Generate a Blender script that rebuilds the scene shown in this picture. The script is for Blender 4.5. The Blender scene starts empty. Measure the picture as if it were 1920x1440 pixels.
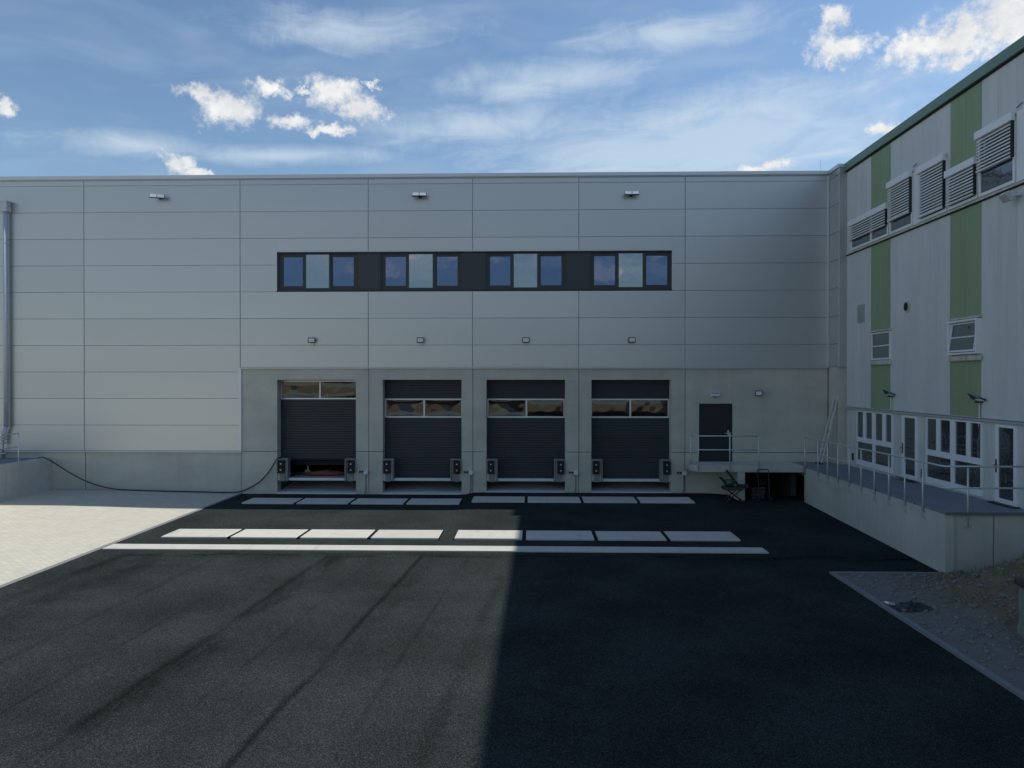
import bpy, bmesh, math, random
from mathutils import Vector, Matrix, noise

R = math.radians
SC = bpy.context.scene
COL = SC.collection
random.seed(7)

# ------------------------------------------------------------------ camera
cd = bpy.data.cameras.new('camera')
cam = bpy.data.objects.new('camera', cd); COL.objects.link(cam)
cam.location = (0, -29.3, 4.31)
cam.rotation_euler = (R(90 - 0.27), 0, R(1.57))
cd.sensor_width = 36; cd.lens = 27.39; cd.clip_start = 0.1; cd.clip_end = 5000
SC.camera = cam

# ------------------------------------------------------------------ light
SUN = Vector((0.406, 0.122, 0.422)).normalized()      # towards the sun: right, a little behind the warehouse
sl = bpy.data.lights.new('sun', 'SUN'); sl.energy = 5.0; sl.angle = R(0.53); sl.color = (1.0, 0.94, 0.84)
so = bpy.data.objects.new('sun', sl); COL.objects.link(so)
so.rotation_euler = SUN.to_track_quat('Z', 'Y').to_euler(); so.location = (30, 20, 40)
SC.view_settings.view_transform = 'Standard'; SC.view_settings.look = 'None'
SC.cycles.max_bounces = 6; SC.cycles.diffuse_bounces = 3; SC.cycles.glossy_bounces = 3
SC.view_settings.exposure = 0.0; SC.view_settings.gamma = 1.0

class NT:
    def __init__(s, tree): s.t = tree; s.n = tree.nodes; s.l = tree.links
    def new(s, typ, **k):
        nd = s.n.new(typ)
        for a, b in k.items(): setattr(nd, a, b)
        return nd
    def put(s, sock, v):
        if hasattr(v, 'links') or isinstance(v, bpy.types.NodeSocket): s.l.new(v, sock)
        else: sock.default_value = v
    def math(s, op, a, b=None, c=None, clamp=False):
        nd = s.new('ShaderNodeMath', operation=op); nd.use_clamp = clamp
        s.put(nd.inputs[0], a)
        if b is not None: s.put(nd.inputs[1], b)
        if c is not None: s.put(nd.inputs[2], c)
        return nd.outputs[0]
    def mix(s, f, a, b, blend='MIX'):
        nd = s.new('ShaderNodeMix', data_type='RGBA', blend_type=blend)
        s.put(nd.inputs['Factor'], f); s.put(nd.inputs[6], a); s.put(nd.inputs[7], b)
        return nd.outputs[2]
    def noise(s, vec, scale, detail=4, rough=.55, dist=0):
        nd = s.new('ShaderNodeTexNoise'); s.put(nd.inputs['Scale'], scale); nd.inputs['Detail'].default_value = detail
        nd.inputs['Roughness'].default_value = rough; nd.inputs['Distortion'].default_value = dist
        if vec is not None: s.l.new(vec, nd.inputs['Vector'])
        return nd.outputs['Fac']
    def remap(s, v, a, b, c=0., d=1., smooth=True):
        nd = s.new('ShaderNodeMapRange'); nd.interpolation_type = 'SMOOTHSTEP' if smooth else 'LINEAR'
        s.put(nd.inputs[0], v)
        for i, x in enumerate((a, b, c, d)): s.put(nd.inputs[i + 1], x)
        return nd.outputs[0]
    def mapping(s, vec, scale=(1, 1, 1), rot=(0, 0, 0), loc=(0, 0, 0)):
        nd = s.new('ShaderNodeMapping'); s.l.new(vec, nd.inputs[0])
        nd.inputs['Scale'].default_value = scale; nd.inputs['Rotation'].default_value = rot; nd.inputs['Location'].default_value = loc
        return nd.outputs[0]

# ------------------------------------------------------------------ sky
world = bpy.data.worlds.new('World'); SC.world = world; world.use_nodes = True
world.cycles.sampling_method = 'MANUAL'; world.cycles.sample_map_resolution = 512
w = NT(world.node_tree); w.n.clear()
sky = w.new('ShaderNodeTexSky', sky_type='NISHITA'); sky.sun_disc = False
sky.sun_elevation = math.asin(SUN.z); sky.sun_rotation = math.atan2(SUN.x, SUN.y)
sky.air_density = 1.25; sky.dust_density = 0.6; sky.ozone_density = 2.2; sky.altitude = 200
tc = w.new('ShaderNodeTexCoord').outputs['Generated']
sep = w.new('ShaderNodeSeparateXYZ'); w.l.new(tc, sep.inputs[0])
AZ = w.math('ARCTAN2', sep.outputs[0], sep.outputs[1]); EL = w.math('ARCSINE', sep.outputs[2])
ae = w.new('ShaderNodeCombineXYZ'); w.l.new(AZ, ae.inputs[0]); w.l.new(EL, ae.inputs[1]); AE = ae.outputs[0]
# warp the directions a little so the cloud outlines break up
def vmul(v, c, r):      # (v - c) / r as one node
    nd = w.new('ShaderNodeVectorMath', operation='MULTIPLY_ADD'); w.l.new(v, nd.inputs[0])
    nd.inputs[1].default_value = (1 / r[0], 1 / r[1], 0); nd.inputs[2].default_value = (-c[0] / r[0], -c[1] / r[1], 0)
    return nd.outputs[0]
def vlen(v):
    nd = w.new('ShaderNodeVectorMath', operation='LENGTH'); w.l.new(v, nd.inputs[0]); return nd.outputs['Value']
def warp(vec, scale, detail, rough, amp):
    wn = w.new('ShaderNodeTexNoise'); wn.inputs['Scale'].default_value = scale; wn.inputs['Detail'].default_value = detail; wn.inputs['Roughness'].default_value = rough
    w.l.new(vec, wn.inputs['Vector'])
    nd = w.new('ShaderNodeVectorMath', operation='MULTIPLY_ADD'); w.l.new(wn.outputs['Color'], nd.inputs[0])
    nd.inputs[1].default_value = (amp[0], amp[1], 0); nd.inputs[2].default_value = (-amp[0] / 2, -amp[1] / 2, 0)
    ad = w.new('ShaderNodeVectorMath', operation='ADD'); w.l.new(nd.outputs[0], ad.inputs[0]); w.l.new(vec, ad.inputs[1])
    return ad.outputs[0]
AEw = warp(AE, 30, 4, .66, (.062, .042))
def union(lst, vec):
    o = None
    for a in lst:
        b = vlen(vmul(vec, a[:2], a[2:4])); o = b if o is None else w.math('MINIMUM', o, b)
    return o
CUM = [(-.377, .316, .047, .028), (-.402, .327, .040, .013), (-.329, .343, .030, .011), (-.250, .342, .042, .025), (-.218, .327, .046, .020),
       (-.304, .308, .036, .011), (-.258, .301, .036, .008), (-.431, .252, .024, .014), (-.416, .243, .030, .008), (-.602, .285, .018, .011),
       (.370, .377, .044, .023), (.359, .404, .020, .016), (.451, .364, .042, .022), (.493, .366, .058, .030), (.545, .375, .064, .044), (.494, .341, .032, .013),
       (.299, .258, .024, .012), (.277, .252, .026, .007), (.416, .282, .020, .011), (-.205, .357, .012, .004), (-.283, .345, .016, .006),
       (3.06, .135, .05, .012), (-3.06, .150, .06, .010), (-2.94, .138, .05, .012), (2.98, .160, .04, .010),
       # the same fair-weather cumulus goes on round the sky
       (1.1, .30, .10, .04), (1.35, .22, .12, .03), (1.9, .33, .12, .05), (2.35, .25, .10, .03), (2.62, .19, .09, .022), (2.9, .30, .11, .04), (-2.98, .17, .10, .02), (-2.75, .24, .09, .03),
       (-2.3, .33, .12, .05), (-1.9, .24, .10, .03), (-1.35, .31, .12, .04), (-1.0, .25, .10, .03)]
cu = union(CUM, AEw)
nz = w.noise(AE, 55, 5, .68)
nz2 = w.noise(AE, 17, 2, .5)
edge = w.math('ADD', w.math('SUBTRACT', 1., cu), w.math('MULTIPLY', w.math('SUBTRACT', nz, .5), 1.5))
cum = w.remap(edge, -.05, .75)
CIR = [(.239, .305, .28, .034), (.220, .268, .22, .024), (.014, .367, .14, .026), (.168, .402, .14, .022), (-.236, .430, .15, .022),
       (-.320, .285, .12, .012), (.088, .258, .10, .012), (.362, .243, .07, .010), (-.479, .290, .10, .016), (-.068, .320, .18, .026),
       (1.2, .38, .5, .05), (2.2, .29, .5, .05), (2.75, .0, .30, .022), (3.0, .05, .30, .025), (-2.9, .33, .3, .03), (3.05, -.035, .25, .014), (-3.0, .335, .2, .010), (-2.2, .58, .5, .05), (-1.2, .47, .4, .05)]
shear = w.new('ShaderNodeCombineXYZ'); w.l.new(AZ, shear.inputs[0]); w.l.new(w.math('SUBTRACT', EL, w.math('MULTIPLY', AZ, .06)), shear.inputs[1])
SH = warp(shear.outputs[0], 5, 2, .6, (.10, .035))
ci = union(CIR, SH)
s1 = w.noise(w.mapping(SH, scale=(7, 22, 1), rot=(0, 0, R(-5))), 1.5, 5, .62, .7)
s2 = w.noise(w.mapping(SH, scale=(75, 22, 1), rot=(0, 0, R(40))), 1.2, 3, .6, .6)
cirv = w.math('ADD', w.math('MULTIPLY', w.math('SUBTRACT', 1., ci), .62), w.math('ADD', w.math('MULTIPLY', w.math('SUBTRACT', s1, .5), 1.15), w.math('MULTIPLY', w.math('SUBTRACT', s2, .5), .22)))
cir = w.math('MULTIPLY', w.remap(cirv, -.26, .80), .72)
veil = w.math('MULTIPLY', w.remap(w.noise(w.mapping(SH, scale=(3, 12, 1)), 1.3, 3, .6, .5), .40, .85), .25)
haz = w.math('MULTIPLY', w.remap(w.math('ADD', vlen(vmul(SH, (.21, .272), (.36, .075))), w.math('MULTIPLY', w.math('SUBTRACT', .5, s1), 1.3)), 1.05, .15), .62)
soft = w.math('MAXIMUM', w.math('MAXIMUM', cir, veil), haz)
shade = w.remap(w.math('ADD', w.math('MULTIPLY', nz2, .7), w.math('MULTIPLY', nz, .5)), .35, .85)
ccol = w.mix(shade, (6.9, 7.2, 7.6, 1), (9.9, 9.8, 9.6, 1))
skyc = w.mix(1., sky.outputs[0], (1.0, 1.10, 1.20, 1), 'MULTIPLY')
c1 = w.mix(soft, skyc, (6.6, 7.7, 8.7, 1))
c2 = w.mix(cum, c1, ccol)
bg = w.new('ShaderNodeBackground'); bg.inputs['Strength'].default_value = 0.10
w.l.new(c2, bg.inputs['Color'])
wo = w.new('ShaderNodeOutputWorld'); w.l.new(bg.outputs[0], wo.inputs['Surface'])

# ------------------------------------------------------------------ materials
def mat(name, col, rough=.7, metal=0., var=.12, vscale=1.2, fine=.06, fscale=40., bump=0., bscale=60., rnd=0., spec=None, stain=0., vstretch=(1, 1, 1), extra=None, world_pos=True):
    m = bpy.data.materials.new(name); m.use_nodes = True
    t = NT(m.node_tree); b = t.n['Principled BSDF']
    if world_pos: P = t.new('ShaderNodeNewGeometry').outputs['Position']
    else: P = t.new('ShaderNodeTexCoord').outputs['Object']
    n1 = t.noise(t.mapping(P, scale=vstretch), vscale, 6, .6)
    n2 = t.noise(P, fscale, 3, .6)
    v = t.math('ADD', 1 - var - fine, t.math('ADD', t.math('MULTIPLY', n1, 2 * var), t.math('MULTIPLY', n2, 2 * fine)))
    if rnd:
        oi = t.new('ShaderNodeObjectInfo').outputs['Random']
        v = t.math('MULTIPLY', v, t.math('ADD', 1 - rnd, t.math('MULTIPLY', oi, 2 * rnd)))
    if stain:
        sx = t.noise(t.mapping(P, scale=(2.2, 2.2, .22)), 1.6, 5, .65, .3)
        v = t.math('MULTIPLY', v, t.remap(sx, .35, .62, 1 - stain, 1.))
    c = t.mix(1., (*col, 1), v, 'MULTIPLY') if False else None
    vm = t.new('ShaderNodeVectorMath', operation='SCALE'); vm.inputs[0].default_value = col; t.l.new(v, vm.inputs['Scale'])
    out = vm.outputs[0]
    if extra: out = extra(t, P, out, b)
    t.l.new(out, b.inputs['Base Color'])
    b.inputs['Roughness'].default_value = rough; b.inputs['Metallic'].default_value = metal
    if spec is not None: b.inputs['Specular IOR Level'].default_value = spec
    if bump:
        bn = t.new('ShaderNodeBump'); bn.inputs['Strength'].default_value = bump; bn.inputs['Distance'].default_value = .01
        t.l.new(t.noise(P, bscale, 5, .65), bn.inputs['Height']); t.l.new(bn.outputs[0], b.inputs['Normal'])
    return m

MT = {}
MT['panel'] = mat('silver_panel', (.495, .505, .505), .40, .85, .04, .35, .025, 90, .05, 2.5, .03, vstretch=(.4, 1, 2.))
MT['coping'] = mat('coping_metal', (.58, .60, .62), .42, .5, .04, .8)
MT['joint'] = mat('joint_strip', (.34, .36, .38), .5, .3)
MT['core'] = mat('core_dark', (.24, .245, .25), .9)
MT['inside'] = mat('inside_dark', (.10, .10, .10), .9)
def conc_extra(t, P, out, b):
    # fine blow holes and board-wide pour marks
    vo = t.new('ShaderNodeTexVoronoi'); vo.inputs['Scale'].default_value = 9; t.l.new(P, vo.inputs['Vector'])
    hole = t.remap(vo.outputs['Distance'], .03, .06, .72, 1.)
    pour = t.remap(t.noise(t.mapping(P, scale=(.6, .6, 1.6)), .8, 4, .6, .4), .3, .7, .92, 1.06)
    vm = t.new('ShaderNodeVectorMath', operation='SCALE'); t.l.new(out, vm.inputs[0]); t.l.new(t.math('MULTIPLY', hole, pour), vm.inputs['Scale'])
    blot = t.remap(t.noise(P, .55, 5, .6, .3), .52, .70)
    return t.mix(t.math('MULTIPLY', blot, .22), vm.outputs[0], (.33, .34, .31, 1))
MT['concrete'] = mat('cast_concrete', (.52, .505, .435), .85, 0, .10, .7, .05, 35, .25, 45, .03, stain=.06, extra=conc_extra)
MT['ramp_conc'] = mat('ramp_concrete', (.51, .505, .455), .85, 0, .10, .8, .05, 35, .25, 45, .03, stain=.07, extra=conc_extra)
def slab_extra(t, P, out, b):
    # tyre scuffs running out from the docks, grey blotches
    sc = t.remap(t.noise(t.mapping(P, scale=(2.4, .35, 1)), 1.3, 5, .7, .3), .56, .74, 0., .38)
    bl = t.remap(t.noise(P, 2.2, 5, .7), .50, .72, 0., .22)
    return t.mix(t.math('MAXIMUM', sc, bl), out, (.22, .215, .20, 1))
MT['slab'] = mat('slab_concrete', (.51, .50, .455), .85, 0, .09, 1.5, .07, 40, .2, 60, .06, extra=slab_extra)
MT['white_conc'] = mat('pale_screed', (.62, .62, .60), .8, 0, .08, 1.5, .05, 30)
MT['anth'] = mat('anthracite_frame', (.028, .034, .040), .42, .1, .06, 1.5)
MT['anth2'] = mat('anthracite_infill', (.040, .048, .054), .5, .1, .06, 1.5)
MT['door'] = mat('dock_door_coating', (.032, .035, .040), .55, .0, .12, 1.1, .05, 50, rnd=.10)
MT['pdoor'] = mat('personnel_door', (.014, .016, .021), .5, .0, .1, 1.1)
MT['alu'] = mat('aluminium_frame', (.66, .66, .64), .4, .3, .05, 2)
MT['galv'] = mat('galvanised_steel', (.58, .60, .61), .45, .35, .12, 6)
MT['steel'] = mat('dull_steel', (.23, .24, .25), .55, .3, .15, 6)
MT['recess_shade'] = mat('shade_dark_concrete', (.085, .085, .085), .8, 0, .3, 2)  # plain concrete of the recess, its deep shade put into the colour
MT['darkstone'] = mat('dark_stone', (.075, .073, .07), .9, 0, .4, 7)
MT['zinc'] = mat('zinc_sheet', (.46, .50, .54), .6, .2, .10, 4)
MT['tar'] = mat('joint_tar', (.020, .021, .022), .95, 0, .2, 6, spec=.05)
MT['rubber'] = mat('black_rubber', (.012, .012, .013), .75, 0, .2, 8)
MT['black'] = mat('black_plastic', (.016, .017, .019), .5, 0, .1, 5)
MT['white'] = mat('white_plastic', (.66, .68, .69), .45, 0, .05, 3)
MT['lens'] = mat('lamp_lens', (.88, .89, .9), .25, .1, .05, 9)
MT['upvc'] = mat('white_window_frame', (.78, .79, .80), .4, 0, .05, 3)
MT['owhite'] = mat('pale_wall_panel', (.62, .64, .62), .7, 0, .07, .6, .03, 60, .06, 40, .02, stain=.08)
MT['ogreen'] = mat('green_wall_panel', (.275, .36, .21), .7, 0, .08, .6, .03, 60, .06, 40, .03, stain=.08)
MT['fascia'] = mat('green_fascia', (.13, .225, .175), .5, 0, .08, .8)
MT['plaster'] = mat('pale_render', (.60, .61, .58), .85, 0, .10, .9, .05, 50, .15, 50, stain=.14)
MT['ledge'] = mat('ledge_metal', (.40, .42, .41), .6, 0, .1, 2)
MT['blind'] = mat('blind_slat', (.70, .69, .66), .5, .1, .06, 3, rnd=.05)
MT['sillw'] = mat('stained_sill', (.58, .58, .50), .7, 0, .2, 3, stain=.25)
MT['dark'] = mat('dark_void', (.012, .012, .013), .9)
MT['green'] = mat('green_plastic', (.02, .085, .045), .45, 0, .12, 8)
MT['timber'] = mat('dark_timber', (.055, .045, .036), .85, 0, .25, 4, .1, 40)
MT['hose'] = mat('terracotta_hose', (.26, .10, .055), .6, 0, .2, 10)
MT['alu_l'] = mat('ladder_aluminium', (.74, .75, .74), .45, .4, .15, 8)
MT['post'] = mat('weathered_block', (.20, .195, .185), .9, 0, .35, 5, .1, 40, .5, 30)
MT['plasticbag'] = mat('black_film', (.012, .012, .014), .3, 0, .2, 9)
MT['dirtyblue'] = mat('sign_blue', (.03, .07, .12), .5)

def glass(name, tint, refl, base, rough=.02, wav=0., wscale=3.):
    m = bpy.data.materials.new(name); m.use_nodes = True; t = NT(m.node_tree); t.n.clear()
    g = t.new('ShaderNodeBsdfGlossy'); g.inputs['Color'].default_value = (*tint, 1); g.inputs['Roughness'].default_value = rough
    d = t.new('ShaderNodeBsdfDiffuse'); d.inputs['Color'].default_value = (*base, 1)
    fr = t.new('ShaderNodeFresnel'); fr.inputs['IOR'].default_value = 1.52
    f = t.math('ADD', refl, t.math('MULTIPLY', fr.outputs[0], 1 - refl), clamp=True)
    if wav:
        P = t.new('ShaderNodeNewGeometry').outputs['Position']
        bn = t.new('ShaderNodeBump'); bn.inputs['Strength'].default_value = 1.; bn.inputs['Distance'].default_value = wav
        t.l.new(t.noise(P, wscale, 2, .5), bn.inputs['Height'])
        t.l.new(bn.outputs[0], g.inputs['Normal'])
    mx = t.new('ShaderNodeMixShader'); t.l.new(f, mx.inputs[0]); t.l.new(d.outputs[0], mx.inputs[1]); t.l.new(g.outputs[0], mx.inputs[2])
    o = t.new('ShaderNodeOutputMaterial'); t.l.new(mx.outputs[0], o.inputs[0])
    return m
MT['glass'] = glass('solar_glass', (.80, .90, 1.0), .26, (.012, .015, .02), wav=.004, wscale=1.3)
MT['glass_s'] = glass('sash_glass', (.42, .56, .92), .20, (.008, .010, .016), wav=.004, wscale=1.3)
MT['pane'] = glass('acrylic_pane', (1.0, .97, .92), .035, (.010, .0095, .009), rough=.06)
MT['oglass'] = glass('office_glass', (.85, .92, .95), .12, (.045, .048, .05), wav=.006, wscale=2.)

# ------------------------------------------------------------------ mesh helper
class MB:
    def __init__(s): s.v = []; s.f = []
    def add(s, vs, fs):
        k = len(s.v); s.v += [tuple(v) for v in vs]; s.f += [tuple(i + k for i in f) for f in fs]; return s
    def box(s, x0, x1, y0, y1, z0, z1):
        return s.add([(x0, y0, z0), (x1, y0, z0), (x1, y1, z0), (x0, y1, z0), (x0, y0, z1), (x1, y0, z1), (x1, y1, z1), (x0, y1, z1)],
                     [(0, 3, 2, 1), (4, 5, 6, 7), (0, 1, 5, 4), (1, 2, 6, 5), (2, 3, 7, 6), (3, 0, 4, 7)])
    def obox(s, c, hx, hy, hz, rot=None):
        m = (rot if rot is not None else Matrix.Identity(3)); c = Vector(c)
        vs = [c + m @ Vector((a * hx, b * hy, d * hz)) for d in (-1, 1) for a, b in ((-1, -1), (1, -1), (1, 1), (-1, 1))]
        return s.add(vs, [(0, 3, 2, 1), (4, 5, 6, 7), (0, 1, 5, 4), (1, 2, 6, 5), (2, 3, 7, 6), (3, 0, 4, 7)])
    def tube(s, pts, r, n=8, cap=True):
        pts = [Vector(p) for p in pts]; rings = []
        up = Vector((0, 0, 1))
        for i, p in enumerate(pts):
            d = (pts[min(i + 1, len(pts) - 1)] - pts[max(i - 1, 0)]).normalized()
            u = d.cross(up)
            if u.length < .05: u = d.cross(Vector((1, 0, 0)))
            u.normalize(); v = d.cross(u)
            rr = r[i] if isinstance(r, (list, tuple)) else r
            rings.append([p + (u * math.cos(2 * math.pi * k / n) + v * math.sin(2 * math.pi * k / n)) * rr for k in range(n)])
        vs = [q for g in rings for q in g]; fs = []
        for i in range(len(pts) - 1):
            for k in range(n):
                a = i * n + k; b = i * n + (k + 1) % n
                fs.append((a, b, b + n, a + n))
        if cap: fs += [tuple(range(n))[::-1], tuple(range((len(pts) - 1) * n, len(pts) * n))]
        return s.add(vs, fs)
    def prism(s, poly, z0, z1):
        n = len(poly)
        z0s = z0 if isinstance(z0, (list, tuple)) else [z0] * n; z1s = z1 if isinstance(z1, (list, tuple)) else [z1] * n
        vs = [(x, y, a) for (x, y), a in zip(poly, z0s)] + [(x, y, a) for (x, y), a in zip(poly, z1s)]
        fs = [tuple(range(n))[::-1], tuple(range(n, 2 * n))] + [(i, (i + 1) % n, (i + 1) % n + n, i + n) for i in range(n)]
        return s.add(vs, fs)
    def mesh(s, name, bevel=0., smooth=False):
        me = bpy.data.meshes.new(name); me.from_pydata(s.v, [], s.f)
        bm = bmesh.new(); bm.from_mesh(me)
        bmesh.ops.recalc_face_normals(bm, faces=bm.faces)
        if bevel: bmesh.ops.bevel(bm, geom=list(bm.edges), offset=bevel, segments=1, affect='EDGES', clamp_overlap=True)
        bm.to_mesh(me); bm.free()
        if smooth: me.polygons.foreach_set('use_smooth', [True] * len(me.polygons))
        return me
    def build(s, name, m, parent=None, bevel=0., smooth=False, label=None, cat=None, group=None, kind=None, loc=None, rot=None):
        return link(name, s.mesh(name, bevel, smooth), m, parent, label, cat, group, kind, loc, rot)

def link(name, me, m, parent=None, label=None, cat=None, group=None, kind=None, loc=None, rot=None):
    if m and not me.materials: me.materials.append(MT[m] if isinstance(m, str) else m)
    o = bpy.data.objects.new(name, me); COL.objects.link(o)
    if parent: o.parent = parent
    if loc is not None: o.location = loc
    if rot is not None: o.rotation_euler = rot
    tag(o, label, cat, group, kind)
    return o
def tag(o, label=None, cat=None, group=None, kind=None):
    if label: o['label'] = label
    if cat: o['category'] = cat
    if group: o['group'] = group
    if kind: o['kind'] = kind
def thing(name, loc, label, cat, group=None, rz=0.):
    o = bpy.data.objects.new(name, None); COL.objects.link(o); o.location = loc; o.rotation_euler = (0, 0, rz); o.empty_display_size = .2
    tag(o, label, cat, group, 'thing'); return o
def catmull(p, k=8):
    p = [Vector(a) for a in p]; p = [p[0]] + p + [p[-1]]; out = []
    for i in range(1, len(p) - 2):
        for j in range(k):
            t = j / k; a, b, c, d = p[i - 1], p[i], p[i + 1], p[i + 2]
            out.append(.5 * ((2 * b) + (c - a) * t + (2 * a - 5 * b + 4 * c - d) * t * t + (3 * b - a - 3 * c + d) * t ** 3))
    return out + [p[-2]]
def S(t): t = min(1., max(0., t)); return t * t * (3 - 2 * t)

# ------------------------------------------------------------------ ground
def gz(x, y):
    z = .09 * S((x + 2.7) / .6) * S((y + 4.6) / 2.6) * (1 - S((x - 6.2) / 2.))
    z += .11 * S((-x - 11.4) / 5.) * S((y + 7) / 5.)
    return z
def sheet(name, xs, ys, m, dz=0., **k):
    vs = [(x, y, gz(x, y) + dz) for y in ys for x in xs]; n = len(xs)
    fs = [(j * n + i, j * n + i + 1, (j + 1) * n + i + 1, (j + 1) * n + i) for j in range(len(ys) - 1) for i in range(n - 1)]
    return MB().add(vs, fs).build(name, m, smooth=True, kind='structure', **k)
def rng(a, b, st):
    n = max(1, round((b - a) / st)); return [a + (b - a) * i / n for i in range(n + 1)]

def asphalt_extra(t, P, out, b):
    sp = t.new('ShaderNodeSeparateXYZ'); t.l.new(P, sp.inputs[0])
    wob = t.math('MULTIPLY', t.math('SUBTRACT', t.noise(P, .35, 3, .6), .5), .22)
    u = t.math('ADD', t.math('SUBTRACT', sp.outputs[0], t.math('MULTIPLY', sp.outputs[1], .066)), wob)
    front = t.remap(sp.outputs[1], -10.3, -9.9, 1., 0.)
    patch = t.noise(t.mapping(P, scale=(1., .30, 1)), .9, 5, .65)
    dark = None
    for u0, wd, st, lo, hi in ((-4.35, .18, .58, .28, .55), (-4.15, .5, .50, .38, .55), (-2.05, .11, .55, .28, .55), (-3.2, .07, .3, .35, .6), (-.9, .07, .3, .35, .6), (-5.6, .08, .35, .35, .6), (-1.8, .4, .2, .4, .65), (-7.0, .14, .35, .35, .65), (-9.4, .3, .45, .3, .6), (-8.6, .9, .38, .4, .6), (.1, .2, .3, .35, .6), (-6.0, .9, .22, .4, .65)):
        d = t.math('ABSOLUTE', t.math('SUBTRACT', u, u0))
        l = t.math('MULTIPLY', t.remap(d, 0., wd, st, 0.), t.math('MULTIPLY', t.remap(patch, lo, hi), front))
        dark = l if dark is None else t.math('MAXIMUM', dark, l)
    # roller laps and scuffed strip just outside the concrete strip
    band = t.math('MULTIPLY', t.remap(t.math('ABSOLUTE', t.math('ADD', sp.outputs[1], 10.25)), .0, .45, .6, 0.), t.remap(t.noise(t.mapping(P, scale=(.5, 2.5, 1)), 1.4, 5, .65), .42, .6))
    dark = t.math('MAXIMUM', dark, band)
    vo = t.new('ShaderNodeTexVoronoi'); vo.inputs['Scale'].default_value = 105; t.l.new(P, vo.inputs['Vector'])
    sc = t.new('ShaderNodeSeparateColor'); t.l.new(vo.outputs['Color'], sc.inputs[0])
    chip = t.remap(sc.outputs[0], .45, 1., .62, 2.0)
    vo2 = t.new('ShaderNodeTexVoronoi'); vo2.inputs['Scale'].default_value = 85; t.l.new(P, vo2.inputs['Vector'])
    sc2 = t.new('ShaderNodeSeparateColor'); t.l.new(vo2.outputs['Color'], sc2.inputs[0])
    glint = t.remap(sc2.outputs[1], .97, 1., 0., 1.8)
    big = t.remap(t.noise(P, .45, 5, .6), .3, .7, .78, 1.2)
    k = t.math('MULTIPLY', t.math('MULTIPLY', t.math('ADD', chip, glint), big), t.math('SUBTRACT', 1., dark))
    vm = t.new('ShaderNodeVectorMath', operation='SCALE'); t.l.new(out, vm.inputs[0]); t.l.new(k, vm.inputs['Scale'])
    return vm.outputs[0]
MT['asphalt'] = mat('fresh_asphalt', (.0295, .0350, .0350), 1.0, 0, .10, 2.2, .16, 14, .8, 70, spec=.01, extra=asphalt_extra)
def pave_extra(t, P, out, b):
    br = t.new('ShaderNodeTexBrick'); t.l.new(P, br.inputs['Vector']); br.inputs['Scale'].default_value = 1.
    br.inputs['Brick Width'].default_value = .20; br.inputs['Row Height'].default_value = .10; br.inputs['Mortar Size'].default_value = .005
    br.inputs['Color1'].default_value = (.92, .92, .92, 1); br.inputs['Color2'].default_value = (1.06, 1.06, 1.04, 1); br.inputs['Mortar'].default_value = (.62, .60, .55, 1)
    return t.mix(1., out, br.outputs['Color'], 'MULTIPLY')
MT['paving'] = mat('block_paving', (.515, .50, .43), .85, 0, .09, .9, .05, 30, .2, 60, extra=pave_extra)
MT['deckpav'] = mat('deck_paving', (.22, .235, .265), .8, 0, .18, 1.2, .08, 30, .2, 50, extra=pave_extra)
MT['terrain'] = mat('bare_field_soil', (.30, .245, .18), .95, 0, .25, .05, .15, 1.5)
def soil_extra(t, P, out, b):
    sp = t.new('ShaderNodeSeparateXYZ'); t.l.new(P, sp.inputs[0])
    br = t.remap(t.math('ADD', sp.outputs[0], t.math('MULTIPLY', t.noise(P, 1.1, 5, .65), 3.)), 8.9, 10.0)
    return t.mix(br, out, t.mix(t.noise(P, 6, 5, .7), (.06, .043, .024, 1), (.26, .19, .11, 1)))
MT['soil'] = mat('gravelly_soil', (.165, .16, .145), .95, 0, .35, 2.2, .3, 22, 1., 18, extra=soil_extra)
MT['kerb'] = mat('kerb_concrete', (.20, .205, .215), .85, 0, .15, 2)
MT['peb'] = mat('gravel_stone', (.20, .19, .17), .9, 0, .5, 3., .1, 30)
MT['straw'] = mat('dry_grass', (.17, .15, .075), .9, 0, .35, 6.)

MB().add([(-900, -900, -.06), (900, -900, -.06), (900, 900, -.06), (-900, 900, -.06)], [(0, 1, 2, 3)]).build('ground', 'terrain', kind='structure')
sheet('asphalt_yard', rng(-11.1, 6.66, .37) + rng(7.2, 40, 2.5), rng(-58, -10, 4.) + rng(-9.6, 0., .4), 'asphalt')
sheet('paved_yard', rng(-60, -24, 6.) + rng(-23.5, -11.1, .6), rng(-58, -10, 4.) + rng(-9.6, 0., .4), 'paving', dz=.012)
# earth bank across the far side of the yard (seen mirrored in the dock panes)
vs = []; fs = []; xs = rng(-75, 75, 5); ys = rng(-92, -66, 2)
for y in ys:
    for x in xs:
        e = max(0., 1 - abs((y + 79) / 13.)); e = S(e) * S((75 - abs(x)) / 20.)
        vs.append((x, y, -.08 + e * (2.6 + .9 * noise.noise(Vector((x * .06, y * .1, 3.)))) + (.25 * noise.noise(Vector((x * .4, y * .4, 0.))) * e)))
n = len(xs)
MB().add(vs, [(j * n + i, j * n + i + 1, (j + 1) * n + i + 1, (j + 1) * n + i) for j in range(len(ys) - 1) for i in range(n - 1)]).build('earth_bank', 'terrain', smooth=True, kind='structure')
MB().box(-10.98, 5.86, -9.78, -9.2, -.1, .03).build('concrete_strip', 'slab', bevel=.006, kind='structure')
MB().box(-11.16, -11.06, -58, -.02, -.1, .02).build('paving_edge', 'kerb', kind='structure')
MB().box(6.60, 6.70, -30, -11.76, -.1, .05).box(6.70, 9.16, -11.86, -11.76, -.1, .05).build('kerb', 'kerb', kind='structure')
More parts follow.
